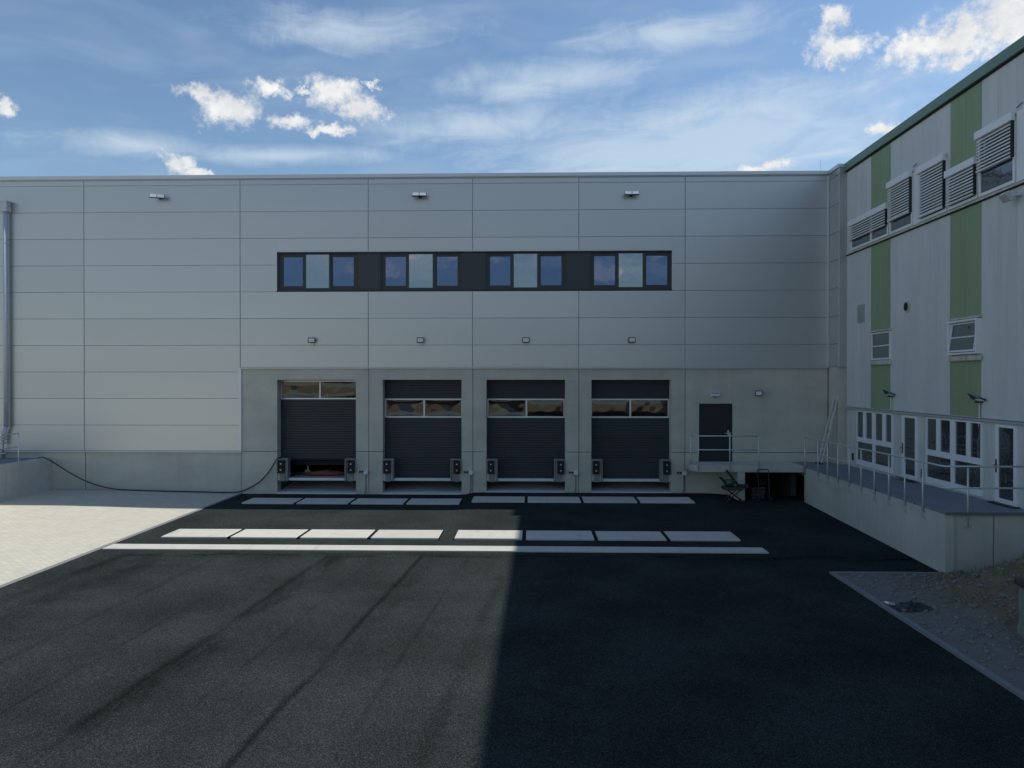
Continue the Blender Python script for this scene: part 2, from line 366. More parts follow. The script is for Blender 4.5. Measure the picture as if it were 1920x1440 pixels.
def sz(x, y):
    q = Vector((x, y, 0))
    z = .015 + .34 * math.exp(-(((x - 10.1) / 1.0) ** 2 + ((y + 13.5) / 1.5) ** 2)) + .52 * S((x - 7.7) / 2.4) * S((-12.1 - y) / 1.7)
    z += .05 * noise.fractal(q * 1.7, .8, 2., 5) * S((x - 6.75) / .5) + (.025 + .05 * S((x - 8.2) / 1.2)) * noise.fractal(q * 5., .7, 2., 4) * S((x - 6.75) / .8)
    return max(z, .008)
xs = rng(6.70, 11.2, .07); ys = rng(-28, -19, .4)[:-1] + rng(-19, -11.86, .07); n = len(xs)
MB().add([(x, y, sz(x, y)) for y in ys for x in xs], [(j * n + i, j * n + i + 1, (j + 1) * n + i + 1, (j + 1) * n + i) for j in range(len(ys) - 1) for i in range(n - 1)]).build('soil_bed', 'soil', smooth=True, kind='structure')

# ------------------------------------------------------------------ warehouse
TOP = 12.1
W = thing('warehouse', (0, 0, 0), 'long grey metal-clad warehouse with four loading doors and a dark window band', 'building')
VJ = [-29.0, -23.1, -17.14, -11.12, -6.23, -2.28, 1.71, 5.68, 10.97]
WX0, WX1, WZ0, WZ1 = -9.72, 5.18, 7.69, 9.17          # window band
LOW = 4.80
def zrows(bottom):
    z = 11.72; r = [(z, 11.96)]
    while z - 1.013 > bottom + .25: r.append((z - 1.013, z)); z -= 1.013
    r.append((bottom, z)); return r
cache = {}
def boxmesh(nm, w_, d_, h_, bev):
    k = (nm, round(w_, 3), round(d_, 3), round(h_, 3))
    if k not in cache: cache[k] = MB().box(0, w_, 0, d_, 0, h_).mesh(nm, bev)
    return cache[k]
def panel(x0, x1, z0, z1):
    g = .0035
    link('wall_panel', boxmesh('wall_panel', x1 - x0, .1, z1 - z0 - 2 * g, .004), 'panel', W, loc=(x0, 0, z0 + g))
for i in range(len(VJ) - 1):
    a, b = VJ[i] + (.018 if i else 0), VJ[i + 1] - (.018 if i < len(VJ) - 2 else 0)
    for z0, z1 in zrows(1.63 if i < 3 else LOW):
        if z1 <= WZ0 + .05 or z0 >= WZ1 - .05 or b < WX0 or a > WX1: panel(a, b, z0, z1); continue
        if z1 > WZ1 + .05: 
            # row cut by the top of the window band
            if a < WX0: panel(a, WX0 - .03, z0, z1); panel(WX0 - .03, b, WZ1 + .03, z1)
            elif b > WX1: panel(WX1 + .03, b, z0, z1); panel(a, WX1 + .03, WZ1 + .03, z1)
            else: panel(a, b, WZ1 + .03, z1)
        else:
            if a < WX0: panel(a, WX0 - .03, z0, z1)
            elif b > WX1: panel(WX1 + .03, b, z0, z1)
for i in range(1, len(VJ) - 1):
    zb = 1.63 if i < 3 else LOW
    segs = [(zb, 11.96)]
    if WX0 < VJ[i] < WX1: segs = [(zb, WZ0 - .02), (WZ1 + .04, 11.96)]
    for z0, z1 in segs:
        MB().box(VJ[i] - .018, VJ[i] + .018, .03, .05, z0, z1).build('joint_groove', 'joint', W)
        MB().box(VJ[i] + .006, VJ[i] + .018, .004, .03, z0, z1).build('joint_bead', 'coping', W)
MB().box(-29.05, 11.0, -.06, .45, 11.955, TOP).build('coping', 'coping', W, bevel=.012)
MB().box(-29.05, 11.0, -.035, .0, 11.915, 11.958).build('coping_drip', 'joint', W)
MB().box(-29, 11.38, .10, 14, LOW, 7.6).box(-29, 11.38, .30, 14, 7.6, 9.25).box(-29, 11.38, .10, 14, 9.25, 11.95).box(-29, WX0 - .04, .10, .3, 7.6, 9.25).box(WX1 + .04, 11.38, .10, .3, 7.6, 9.25).build('inner_core', 'core', W)
MB().box(-29, -11.2, .12, 14, .0, LOW).build('inner_core', 'core', W)
# drip flashings
MB().box(-11.15, 10.98, -.035, .06, LOW - .045, LOW - .012).build('flashing', 'coping', W)
MB().box(-11.15, 10.98, -.02, .02, LOW - .012, LOW + .012).build('flashing_shadow_gap', 'joint', W)
MB().box(-29, -11.13, -.035, .06, 1.575, 1.605).build('flashing', 'coping', W)
MB().box(-29, -11.13, -.02, .02, 1.607, 1.633).build('flashing_shadow_gap', 'joint', W)
MB().box(-11.20, -11.09, -.004, .12, 1.57, LOW - .05).build('corner_trim', 'coping', W)
# concrete plinth left of the docks
for a, b in ((-29, -23.1), (-23.1, -17.14), (-17.14, -11.10)):
    MB().box(a + .012, b - .012, .06, .45, -.3, 1.575).build('concrete_panel', 'concrete', W, bevel=.008)
MB().box(-29, -11.2, .09, .4, -.2, 1.57).build('inner_core', 'dark', W)
DK = [(-9.73, -6.72), (-5.70, -2.71), (-1.77, 1.20), (2.18, 5.16)]
DTOP = 4.33; TH = .47
for i, (a, b) in enumerate(DK):
    l, r = [(-11.10, -6.23), (-6.23, -2.28), (-2.28, 1.71), (1.71, 5.68)][i]; g = .010
    mb = MB()   # upper U of the bay
    mb.box(l + g, r - g, .04, TH, DTOP, LOW - .05).box(l + g, a, .04, TH, 1.62, DTOP).box(b, r - g, .04, TH, 1.62, DTOP)
    mb.build('concrete_panel', 'concrete', W)
    MB().box(l + g, a, .04, TH, -.3, 1.60).build('concrete_panel', 'concrete', W, bevel=.008)
    MB().box(b, r - g, .04, TH, -.3, 1.60).build('concrete_panel', 'concrete', W, bevel=.008)
MB().box(-11.1, -9.8, .09, .45, -.2, 4.7).box(-6.6, -5.8, .09, .45, -.2, 4.7).box(-2.6, -1.9, .09, .45, -.2, 4.7).box(1.3, 2.1, .09, .45, -.2, 4.7).box(5.3, 5.69, .09, .45, -.2, 4.7).build('inner_core', 'dark', W)
# bay with the personnel door
PX0, PX1, PZ0, PZ1 = 6.20, 7.45, 1.27, 3.44
MB().box(5.69, 10.96, .04, TH, PZ1, LOW - .05).box(5.69, PX0, .04, TH, 1.62, PZ1).box(PX1, 10.96, .04, TH, 1.62, PZ1).build('concrete_panel', 'concrete', W)
MB().box(5.69, PX0, .04, TH, -.3, 1.60).box(PX0, PX1, .04, TH, -.3, 1.26).box(PX1, 7.55, .04, TH, -.3, 1.60).box(7.55, 10.96, .04, TH, 1.03, 1.60).build('concrete_panel', 'concrete', W)
MB().box(7.45, 7.55, TH, 3.2, -.3, 1.2).box(7.55, 11.0, 3.0, 3.2, -.3, 1.2).box(7.55, 11.0, TH, 3.0, 1.03, 1.2).box(9.60, 9.8, .03, 3.0, -.3, 1.03).box(7.55, 9.60, 0.0, 3.0, -.2, .005).build('service_recess', 'recess_shade', W)  # recess under the platform, walls and floor coloured dark as painted shade
pd = MB().box(PX0, PX1, .13, .19, PZ0, PZ1).build('door', 'pdoor', W, bevel=.004, label='dark personnel door')
MB().box(PX0, PX0 + .05, .10, .13, PZ0, PZ1).box(PX1 - .05, PX1, .10, .13, PZ0, PZ1).box(PX0 + .05, PX1 - .05, .10, .13, PZ1 - .05, PZ1).build('frame', 'pdoor', pd)
MB().box(7.28, 7.33, .12, .13, 2.22, 2.44).tube([(7.305, .12, 2.33), (7.305, .05, 2.33), (7.17, .05, 2.33)], .012, 6).build('handle', 'alu', pd)
# interior
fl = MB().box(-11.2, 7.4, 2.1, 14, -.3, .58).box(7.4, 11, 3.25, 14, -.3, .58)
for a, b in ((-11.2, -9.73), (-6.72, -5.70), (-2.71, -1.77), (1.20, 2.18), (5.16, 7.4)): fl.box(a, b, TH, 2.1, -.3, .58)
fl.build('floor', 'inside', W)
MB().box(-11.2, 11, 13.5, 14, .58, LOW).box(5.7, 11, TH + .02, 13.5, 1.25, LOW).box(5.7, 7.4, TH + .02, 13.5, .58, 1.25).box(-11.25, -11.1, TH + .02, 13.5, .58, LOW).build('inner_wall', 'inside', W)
for i, (a, b) in enumerate(DK):
    zf = .05 if i < 2 else .12
    MB().prism([(a, -.02), (b, -.02), (b, 2.1), (a, 2.1)], -.2, [zf, zf, zf + .16, zf + .16]).build('pit_floor', 'white_conc', W)
    # dock leveller plate with pale steel lip
    pl = MB().box(a + .42, b - .42, .14, 2.1, .53, .585).build('leveller_plate', 'galv', W)
    MB().box(a + .42, b - .42, .07, .14, .50, .60).build('lip', 'alu', pl, bevel=.008)
    for k, (x0, x1) in enumerate(((a + .002, a + .37), (b - .37, b - .002))):
        MB().box(x0, x1, .06, TH, .50, 1.30).build('dock_block', 'concrete', W, bevel=.006)
# right corner return, metal above concrete
for z0, z1 in zrows(LOW):
    MB().box(10.99, 11.06, -.93, -.004, z0 + .007, z1 - .007).build('wall_panel', 'panel', W)
MB().box(11.06, 11.37, -.93, .1, LOW, 11.93).build('inner_core', 'core', W)
MB().box(10.985, 11.375, -.96, -.932, LOW, 11.95).build('corner_panel', 'panel', W, bevel=.006)
MB().box(10.90, 10.985, -.012, .03, LOW, 11.95).build('corner_trim', 'coping', W)
MB().box(10.94, 11.36, -1.0, -.062, 11.952, TOP).build('coping', 'coping', W, bevel=.012)
MB().box(11.0, 11.365, -.90, .44, -.3, LOW - .003).build('corner_column', 'concrete', W, bevel=.01)
MB().box(10.975, 11.37, -.965, -.90, LOW - .05, LOW - .004).build('flashing', 'joint', W)
MB().tube([(10.75, .2, TOP), (10.75, .2, 12.55)], .008, 5).build('lightning_rod', 'galv', W)
# window band
SILL = MB().box(WX0, WX1, .005, .28, WZ0 - .0, WZ0 + .045).build('window_sill', 'anth', W, bevel=.004)
MB().box(WX0 - .03, WX1 + .03, -.012, .1, WZ1, WZ1 + .03).box(WX0 - .03, WX0, -.012, .1, WZ0, WZ1).box(WX1, WX1 + .03, -.012, .1, WZ0, WZ1).build('window_flashing', 'coping', W)
MB().box(WX0, WX1, .0, .28, WZ1 - .035, WZ1 - .001).build('window_head', 'anth', W)
WU = [(-9.71, -9.53, -8.77, -8.66, -7.76, -7.64, -6.82, -6.62), (-5.78, -5.62, -4.83, -4.72, -3.81, -3.66, -2.87, -2.68), (-1.79, -1.64, -.87, -.74, .14, .28, 1.06, 1.24), (2.14, 2.29, 3.08, 3.21, 4.11, 4.24, 5.04, 5.17)]
ZL, ZH = WZ0 + .045, WZ1 - .035
for i, u in enumerate(WU):
    y0 = .10
    fr = MB().box(u[0], u[7], y0, .28, ZL, ZL + .08).box(u[0], u[7], y0, .28, ZH - .04, ZH)
    for a, b in ((u[0], u[0] + .06), (u[2] + .015, u[3]), (u[4], u[5] - .03), (u[7] - .08, u[7])): fr.box(a, b, y0, .28, ZL + .08, ZH - .04)
    wn_ = fr.build('window', 'anth', W)
    for a, b in ((u[1], u[2]), (u[5], u[6])):
        # opening sash: frame around the pane, pane set back
        x0 = u[0] + .06 if a == u[1] else u[5] - .03; x1 = u[2] + .015 if a == u[1] else u[7] - .08
        MB().box(x0, a, .13, .25, ZL + .08, ZH - .04).box(b, x1, .13, .25, ZL + .08, ZH - .04).box(a, b, .13, .25, ZL + .08, ZL + .16).box(a, b, .13, .25, ZH - .13, ZH - .04).build('sash', 'anth', wn_)
        o = MB().add([(a, 0, ZL + .16), (b, 0, ZL + .16), (b, 0, ZH - .13), (a, 0, ZH - .13)], [(0, 1, 2, 3)]).build('pane', 'glass_s', wn_)
        o.location = (0, .18, 0)
    MB().box(u[3], u[4], .15, .17, ZL + .08, ZH - .04).build('pane', 'glass', wn_)
    if i < 3: MB().box(u[7], WU[i + 1][0], .06, .28, ZL, ZH).build('infill_panel', 'anth2', W, bevel=.004)
# downpipe at the left end
PXc = -20.08
dp = MB().tube([(PXc, -.16, 2.55), (PXc, -.16, 10.75)], .085, 12).build('downpipe', 'zinc', W, smooth=True)
MB().box(PXc - .14, PXc + .13, -.30, -.02, 10.72, 11.08).box(PXc - .17, PXc + .16, -.33, -.01, 11.08, 11.12).build('hopper', 'zinc', dp)
MB().tube([(PXc, -.16, 2.56), (PXc - .12, -.16, 2.2), (PXc - .12, -.16, 1.36)], .075, 12).build('lower_pipe', 'zinc', dp, smooth=True)
for z in (2.12, 2.02, 1.9, 1.5): MB().tube([(PXc - .12, -.16, z), (PXc - .12, -.16, z + .05)], .095, 12).build('pipe_collar', 'galv', dp, smooth=True)
for z in (3.5, 5.5, 7.5, 9.5): MB().tube([(PXc, -.16, z), (PXc, -.16, z + .04)], .098, 12).build('pipe_clip', 'zinc', dp)

# dock doors ---------------------------------------------------------
def section_mesh(h, n):
    # ribbed section: shallow horizontal flutes, front towards -y
    ys = []; zs = []
    for k in range(n):
        z = h * k / n; st = h / n
        zs += [z + .004 if k == 0 else z, z + .012, z + st - .012]; ys += [.012, 0., 0.]
    zs.append(h - .004); ys.append(.012)
    wd = 2.98; m = len(zs); vs = []; fs = []
    for x in (0, wd):
        for y, z in zip(ys, zs): vs.append((x, y, z))
    for k in range(m - 1): fs.append((k, m + k, m + k + 1, k + 1))
    vs += [(0, .04, zs[0]), (wd, .04, zs[0]), (0, .04, zs[-1]), (wd, .04, zs[-1])]
    fs += [(2 * m, 2 * m + 1, m, 0), (m - 1, 2 * m - 1, 2 * m + 3, 2 * m + 2)]
    return MB().add(vs, fs).mesh('door_section')
SECT = {}
def section(parent, a, y, z0, z1, wd, n):
    k = (round(z1 - z0, 3), n)
    if k not in SECT: SECT[k] = section_mesh(z1 - z0, n)
    o = link('door_section', SECT[k], 'door', parent, loc=(a + .005, y, z0)); o.scale.x = (wd - .01) / 2.98
def pane_mesh(w_, h_, seed):
    rnd = random.Random(seed); nx, nz_ = 56, 26; vs = []
    ph = [rnd.uniform(0, 6.28) for _ in range(6)]; A = rnd.choice((-1, 1)) * rnd.uniform(.024, .036); B = rnd.uniform(.003, .008)
    for j in range(nz_ + 1):
        for i in range(nx + 1):
            u, v = i / nx * 2 - 1, j / nz_ * 2 - 1
            bul = (1 - abs(u) ** 6) * (1 - abs(v) ** 4)
            e = A * bul + bul * (B * math.sin(2.2 * u + ph[0]) * math.sin(1.7 * v + ph[1]) + .45 * B * math.sin(5.2 * u + 2 * v + ph[2]) + .16 * B * math.sin(9 * u - 5 * v + ph[3]) + .3 * B * noise.noise(Vector((u * 1.6, v * 1.1, seed * 3.7))))
            vs.append(((u + 1) / 2 * w_, -e * .55, (v + 1) / 2 * h_))
    n = nx + 1
    return MB().add(vs, [(j * n + i, j * n + i + 1, (j + 1) * n + i + 1, (j + 1) * n + i) for j in range(nz_) for i in range(nx)]).mesh('pane', 0, True)
DLAB = ['dark grey sectional door raised a little, glazing at its top edge', 'dark grey closed sectional door, second from left', 'dark grey closed sectional door, third from left', 'dark grey closed sectional door, next to the platform']
for i, (a, b) in enumerate(DK):
    wd = b - a; y = TH; lift = .70 if i == 0 else 0.
    zb = .60 + lift
    # leaf (back skin and side rails)
    d = MB().box(a, b, y + .05, y + .07, zb, DTOP + .3).box(a - .06, a, y + .01, y + .09, .6, DTOP + .3).box(b, b + .06, y + .01, y + .09, .6, DTOP + .3).build('dock_door', 'door', W, label=DLAB[i])
    G0, G1 = 2.88 + lift, 3.61 + lift
    hs = [(zb, zb + .76, 8), (zb + .76, zb + 1.52, 8), (zb + 1.52, G0, 8)]
    if i: hs += [(G1, DTOP + .08, 8)]
    for z0, z1, n in hs: section(d, a, y, z0, z1, wd, n)
    if i: MB().box(a, b, y - .004, y + .03, zb - .01, zb + .035).build('bottom_seal', 'rubber', d)
    else: MB().box(a, b, y - .004, y + .05, zb - .06, zb).box(a + .3, b - .3, y + .3, y + .34, zb - .28, zb - .10).build('bottom_seal', 'rubber', d)
    f = .055; g = MB().box(a + .01, b - .01, y - .012, y + .04, G0, G0 + f).box(a + .01, b - .01, y - .012, y + .04, G1 - f, G1)
    xm = (a + b) / 2 + .02
    for x0, x1 in ((a + .01, a + .05), (xm - .03, xm + .03), (b - .05, b - .01)): g.box(x0, x1, y - .012, y + .04, G0 + f, G1 - f)
    g.build('glazing_frame', 'alu', d)
    for k, (x0, x1) in enumerate(((a + .05, xm - .03), (xm + .03, b - .05))):
        link('pane', pane_mesh(x1 - x0, G1 - G0 - 2 * f, i * 2 + k + 11), 'pane', d, loc=(x0, y + .03, G0 + f))
ORD = ['first', 'second', 'third', 'fourth', 'fifth', 'sixth', 'seventh', 'eighth']
DN = ['leftmost raised loading door', 'second loading door from left', 'third loading door from left', 'rightmost loading door']
for i, (a, b) in enumerate(DK):
    for k in (0, 1):
        x = a if k == 0 else b; s = 1 if k == 0 else -1
        t = thing('dock_bumper', (x, 0, .5), f'black rubber dock bumper on {("left", "right")[k]} side of {DN[i]}', 'bumper', 'rubber dock bumpers')
        def bx(x0, x1, *r): x0, x1 = sorted((x0 * s, x1 * s)); return (x0, x1) + r
        MB().box(*bx(.03, .42, -.03, .30, .80, .845)).box(*bx(.375, .42, -.03, .30, -.02, .80)).build('bracket', 'steel', t, bevel=.005)
        MB().box(*bx(.10, .30, .02, .058, -.02, .28)).build('base_plate', 'steel', t, bevel=.004)
        rb = MB().box(*bx(.04, .30, -.09, .055, .29, .78)).build('rubber_block', 'rubber', t, bevel=.015)
        for z in (.42, .65): MB().tube([(s * .17, -.088, z), (s * .17, -.10, z)], .028, 8).build('bolt', 'alu', rb)
    # socket box to the right of each dock
    sxp = (-6.39, -2.41, 1.54, 5.58)[i]; z = .84; g0 = gz(sxp, -.05)
    t = thing('wall_socket', (sxp, .04, g0), f'small pale power socket box on the pier right of the {DN[i]}', 'socket', 'power sockets between the docks')
    z -= g0
    MB().tube([(0.06, 0, z), (.06, -.11, z)], .085, 10).build('housing', 'white', t)
    for x in (-.17, -.07): MB().tube([(x, .0, z + .01), (x, -.06, z + .01)], .040, 8).build('socket_cap', 'black', t)
    MB().tube([(.05, -.03, z - .08), (.05, -.03, .14), (.0, -.06, -.02)], .022, 7).build('conduit', 'steel', t)

# stuff on the leveller inside the raised door
rr = random.Random(3); t = thing('hose_coil', (-8.2, 1.1, .585), 'tangle of terracotta hose on the floor under the raised door', 'hose')
for q in range(2):
    p = []
    for k in range(150):
        an = k * .42; ra = .28 + .16 * math.sin(k * .17 + q * 2) + rr.uniform(-.03, .03)
        p.append((math.cos(an) * ra * 1.9, math.sin(an) * ra * .9, .03 + .16 * abs(math.sin(k * .05 + q)) * (1 - abs(math.cos(an)) * .5) * rr.uniform(.7, 1)))
    MB().tube(p, .018, 5).build('hose', 'hose', t)
p = [(.35 + .17 * math.cos(k * .45), .02 * k / 10, .19 + .15 * math.sin(k * .45)) for k in range(26)]
MB().tube(p, .013, 5).build('loop', 'timber', t)
for x, lab in ((-8.98, 'left'), (-7.18, 'right')):
    t = thing('floor_stand', (x, 1.5, .585), f'small pale stand with short stem inside raised door, {lab} of the hose', 'stand', 'small stands inside the raised door')
    MB().box(-.11, .11, -.08, .08, 0.03, .16).build('foot', 'alu', t, bevel=.01)
    MB().box(-.035, .035, -.03, .03, .16, .33).build('stem', 'alu', t, bevel=.006)

# floodlights --------------------------------------------------------
def flood(x, z, label, pan, tilt, cat_group, y=0., wd=.13, hd=.095):
    t = thing('floodlight', (x, y, z), label, 'floodlight', cat_group)
    m = Matrix.Rotation(pan, 3, 'Z') @ Matrix.Rotation(tilt, 3, 'X')
    c = Vector((0, -.17, .0))
    MB().obox(c, wd, .035, hd, m).build('housing', 'black', t, bevel=.01)
    MB().obox(c + m @ Vector((0, -.037, .008)), wd * .82, .006, hd * .74, m).build('lens', 'lens', t)
    MB().box(-.05, .05, -.02, 0, -.05, .05).tube([(0, -.02, 0), (0, -.12, 0)], .018, 6).build('bracket', 'black', t)
    MB().tube(catmull([(.02, -.13, -.06), (.05, -.09, -.17), (.01, -.05, -.21), (.0, -.005, -.16)], 5), .007, 5).build('cable', 'alu', t)
for i, (x, pn) in enumerate(((-8.36, .35), (-4.24, .2), (-.28, .0), (3.68, -.02))):
    flood(x, 5.82, f'small black floodlight with pale lens above the {DN[i]}', pn, R(14), 'floodlights in the row above the docks')
flood(8.37, 3.83, 'small black floodlight on bare concrete, right of the personnel door', -.25, R(14), None, y=.04)
for i, (x, z, pn, lb) in enumerate(((-14.18, 11.25, .32, 'turned twin-lens lamp high on the wall at far left'), (-4.26, 11.24, .04, 'twin-lens lamp high on the wall above the window band, middle one'), (3.65, 11.24, 0., 'twin-lens lamp high on the wall, the rightmost of three'))):
    t = thing('twin_floodlight', (x, 0, z), lb, 'floodlight', 'twin lamps under the roof edge')
    m = Matrix.Rotation(pn, 3, 'Z') @ Matrix.Rotation(R(-22 if i else -4), 3, 'X'); c = Vector((0, -.28, 0))
    MB().obox(c, .27, .03, .075, m).build('housing', 'black', t, bevel=.01)
    for s in (-1, 1): MB().obox(c + m @ Vector((s * .133, -.033, .008)), .120, .006, .060, m).build('lens', 'lens', t)
    MB().box(-.06, .06, -.02, 0, -.06, .06).tube([(0, -.02, 0), (0, -.24, 0)], .022, 6).build('bracket', 'black', t)
t = thing('sign_box', (6.80, .04, 3.77), 'small pale sign box with a dark band above the personnel door', 'sign')
MB().box(-.17, .17, -.06, 0, -.075, .09).build('housing', 'white', t, bevel=.006)
MB().box(-.155, .14, -.064, -.058, .045, .075).box(-.15, .15, -.063, -.058, -.072, -.055).build('dark_band', 'dirtyblue', t)
MB().box(-.015, .015, -.04, -.01, -.115, -.075).build('bracket', 'black', t)

# cable from the left ramp to the raised dock
MB().tube(catmull([(-18.62, -.55, 1.385), (-18.42, -.5, 1.41), (-18.15, -.32, 1.2), (-17.6, -.2, .80), (-17.0, -.14, .47), (-16.4, -.12, .27), (-15.8, -.10, .165), (-14.5, -.08, .11), (-12.6, -.07, .075), (-11.5, -.06, .06), (-11.0, -.05, .13), (-10.4, -.05, .45), (-9.98, -.05, .90), (-9.72, -.06, 1.32), (-9.55, .0, 1.37)], 10), .022, 7).build('power_cable', 'black', None, smooth=True, label='black cable sagging along the wall base from the left ramp to the raised door', cat='cable')

# ------------------------------------------------------------------ platform at the personnel door
t = thing('loading_platform', (7.6, -.7, 0), 'concrete platform slab in front of the personnel door with a support wall', 'platform')
off = Vector((-7.6, .7, 0))
def lc(mb): mb.v = [tuple(Vector(v) + off) for v in mb.v]; return mb
lc(MB().prism([(5.68, .03), (5.68, -.95), (5.90, -1.40), (9.60, -1.40), (9.64, .03)], 1.04, 1.27)).build('slab', 'ramp_conc', t, bevel=.008)
lc(MB().box(7.27, 7.53, -1.38, .03, -.2, 1.04)).build('support_wall', 'ramp_conc', t, bevel=.008)
t = thing('platform_railing', (7, -1.42, 1.27), 'galvanised two-bar railing on the platform by the personnel door', 'railing')
off = Vector((-7, 1.42, -1.27))
PP = [(5.70, -.95), (5.87, -1.42), (6.98, -1.43), (8.00, -1.43)]
for k, (x, y) in enumerate(PP):
    o = lc(MB().tube([(x, y, 1.08), (x, y, 2.46 if k == 2 else 2.34)], .024, 8)).build('post', 'galv', t, smooth=True)
    lc(MB().box(x - .05, x + .05, y + .01 if k else y - .03, y + .03, 1.08, 1.22)).build('foot_plate', 'galv', o)
for z in (2.33, 1.84):
    lc(MB().tube([(5.70, -.95, z), (5.87, -1.42, z), (8.00, -1.43, z)], .021, 8)).build('rail', 'galv', t, smooth=True)

# things under the platform
t = thing('folding_workbench', (7.0, -1.75, gz(7, -1.7)), 'dark folding workbench with crossed legs and a green tub beneath the platform', 'workbench')
for y in (-.2, .2):
    MB().tube([(-.28, y, 0), (.22, y, .42)], .022, 6).build('leg', 'timber', t); MB().tube([(.34, y, 0), (-.2, y, .42)], .022, 6).build('leg', 'timber', t)
MB().box(-.34, .30, -.28, .28, .42, .52).build('table_top', 'timber', t, bevel=.01)
MB().box(.20, .56, -.06, .06, .46, .60).build('clamp_bar', 'black', t, bevel=.01)
MB().obox((.02, .1, .80), .035, .05, .36, Matrix.Rotation(R(-38), 3, 'Y')).build('tilted_arm', 'black', t, bevel=.01)
MB().obox((-.30, 0, .70), .03, .2, .18, Matrix.Rotation(R(-40), 3, 'Y')).build('guard', 'black', t, bevel=.01)
mb = MB(); mb.tube([(-.14, -.05, .56), (-.14, -.05, .64), (-.14, -.05, .74), (-.14, -.05, .78)], [.14, .21, .20, .12], 12); mb.build('green_tub', 'green', t, smooth=True, label='green plastic tub')
t = thing('hand_truck', (8.12, -1.62, gz(8.1, -1.6)), 'black tubular hand truck leaning on the platform edge', 'hand truck')
MB().tube(catmull([(-.17, -.1, .12), (-.19, .06, .9), (-.20, .10, 1.08), (-.15, .12, 1.15), (.15, .12, 1.15), (.20, .10, 1.08), (.19, .06, .9), (.17, -.1, .12)], 5), .016, 7).build('tube_frame', 'black', t, smooth=True)
for z in (.35, .65): MB().tube([(-.18, -.1 + z * .18, z), (.18, -.1 + z * .18, z)], .012, 6).build('crossbar', 'black', t)
for s in (-1, 1): MB().tube([(s * .18, -.02, .12), (s * .24, -.02, .12)], .12, 14).build('wheel', 'rubber', t)
MB().box(-.17, .17, -.30, -.09, .02, .035).build('toe_plate', 'black', t)
rr = random.Random(5)
t = thing('stone_stack', (8.15, -.75, gz(8.1, -.8)), 'low stack of dark broken stones in the opening under the platform', 'stones')
for lv in range(4):
    for k in range(3):
        m = Matrix.Rotation(rr.uniform(-.2, .2), 3, 'Z')
        MB().obox(((k - 1) * .17 + rr.uniform(-.02, .02), rr.uniform(-.03, .03), .06 + lv * .11), .078, .12, .05, m).build('stone', 'darkstone', t, bevel=.02)

# ------------------------------------------------------------------ right access ramp
def rx(y): return 9.13 + .0453 * (y + 11.76)
AN = math.atan(.0453)
def dz_(y): return 1.27 + .11 * S(-y / 11.76)
def bwall(y): return 11.28 + .0105 * (y + .94)
t = thing('access_ramp', (10.2, -6, 0), 'raised concrete walkway with dark paving along the striped building', 'ramp')
off = Vector((-10.2, 6, 0))
jy = [-1.42, -4.3, -7.6, -9.75, -11.76]
for a, b in zip(jy, jy[1:]):
    a2, b2 = a - .008, b + .008
    if b == -11.76: b2 = -11.76
    lc(MB().prism([(rx(a2), a2), (rx(b2), b2), (rx(b2) + .22, b2), (rx(a2) + .22, a2)], -.3, [dz_(a2) - .05, dz_(b2) - .05, dz_(b2) - .05, dz_(a2) - .05])).build('side_wall', 'ramp_conc', t, bevel=.008)
lc(MB().prism([(rx(-1.44) + .03, -1.44), (rx(-11.7) + .03, -11.70), (rx(-11.7) + .2, -11.7), (rx(-1.44) + .2, -1.44)], -.2, 1.18)).build('wall_core', 'dark', t)
for a, b in ((9.14 + .22, 10.22), (10.24, 11.16)):
    lc(MB().box(a, b, -11.72, -11.5, -.3, 1.32)).build('end_wall', 'ramp_conc', t, bevel=.008)
DY = [0., -1.42, -4, -8, -11.5]
pl = [(9.66, .02), (9.64, -1.42)] + [(rx(y) + .20, y) for y in DY[2:]] + [(bwall(-11.5) + .0, -11.5), (bwall(0) - .02, .02)]
lc(MB().prism(pl, [.9] * 7, [1.27, dz_(-1.42), dz_(-4), dz_(-8), 1.375, 1.375, 1.27])).build('deck', 'deckpav', t)
lc(MB().prism([(rx(y) - .0, y) for y in (-1.44, -4, -8, -11.80)] + [(rx(y) + .24, y) for y in (-11.8, -8, -4, -1.44)], [dz_(y) - .055 for y in (-1.44, -4, -8, -11.8, -11.8, -8, -4, -1.44)], [dz_(y) + .006 for y in (-1.44, -4, -8, -11.8, -11.8, -8, -4, -1.44)])).build('edge_course', 'deckpav', t)
lc(MB().box(9.38, 11.16, -11.80, -11.5, 1.322, 1.385)).build('edge_course', 'deckpav', t)
t = thing('ramp_railing', (9.3, -6, 1.3), 'long galvanised handrail with side-fixed posts along the raised walkway', 'railing')
off = Vector((-9.3, 6, -1.3))
PY = [-1.62, -3.05, -4.02, -4.98, -5.96, -6.9, -7.86, -8.82, -9.78, -10.76]
for y in PY:
    x = rx(y) - .035; z = dz_(y)
    o = lc(MB().tube([(x, y, z - .30), (x, y, z + 1.02)], .022, 8)).build('post', 'galv', t, smooth=True)
    if y != PY[0]: lc(MB().box(x - .02, x + .035, y - .05, y + .05, z - .30, z - .16)).build('foot_plate', 'galv', o)
o = lc(MB().tube([(9.63, -11.77, 1.06), (9.63, -11.77, 2.37)], .022, 8)).build('post', 'galv', t, smooth=True)
lc(MB().box(9.56, 9.70, -11.765, -11.72, 1.06, 1.20)).build('foot_plate', 'galv', o)
o = lc(MB().tube([(10.9, -11.77, 1.06), (10.9, -11.77, 2.37)], .022, 8)).build('post', 'galv', t, smooth=True)
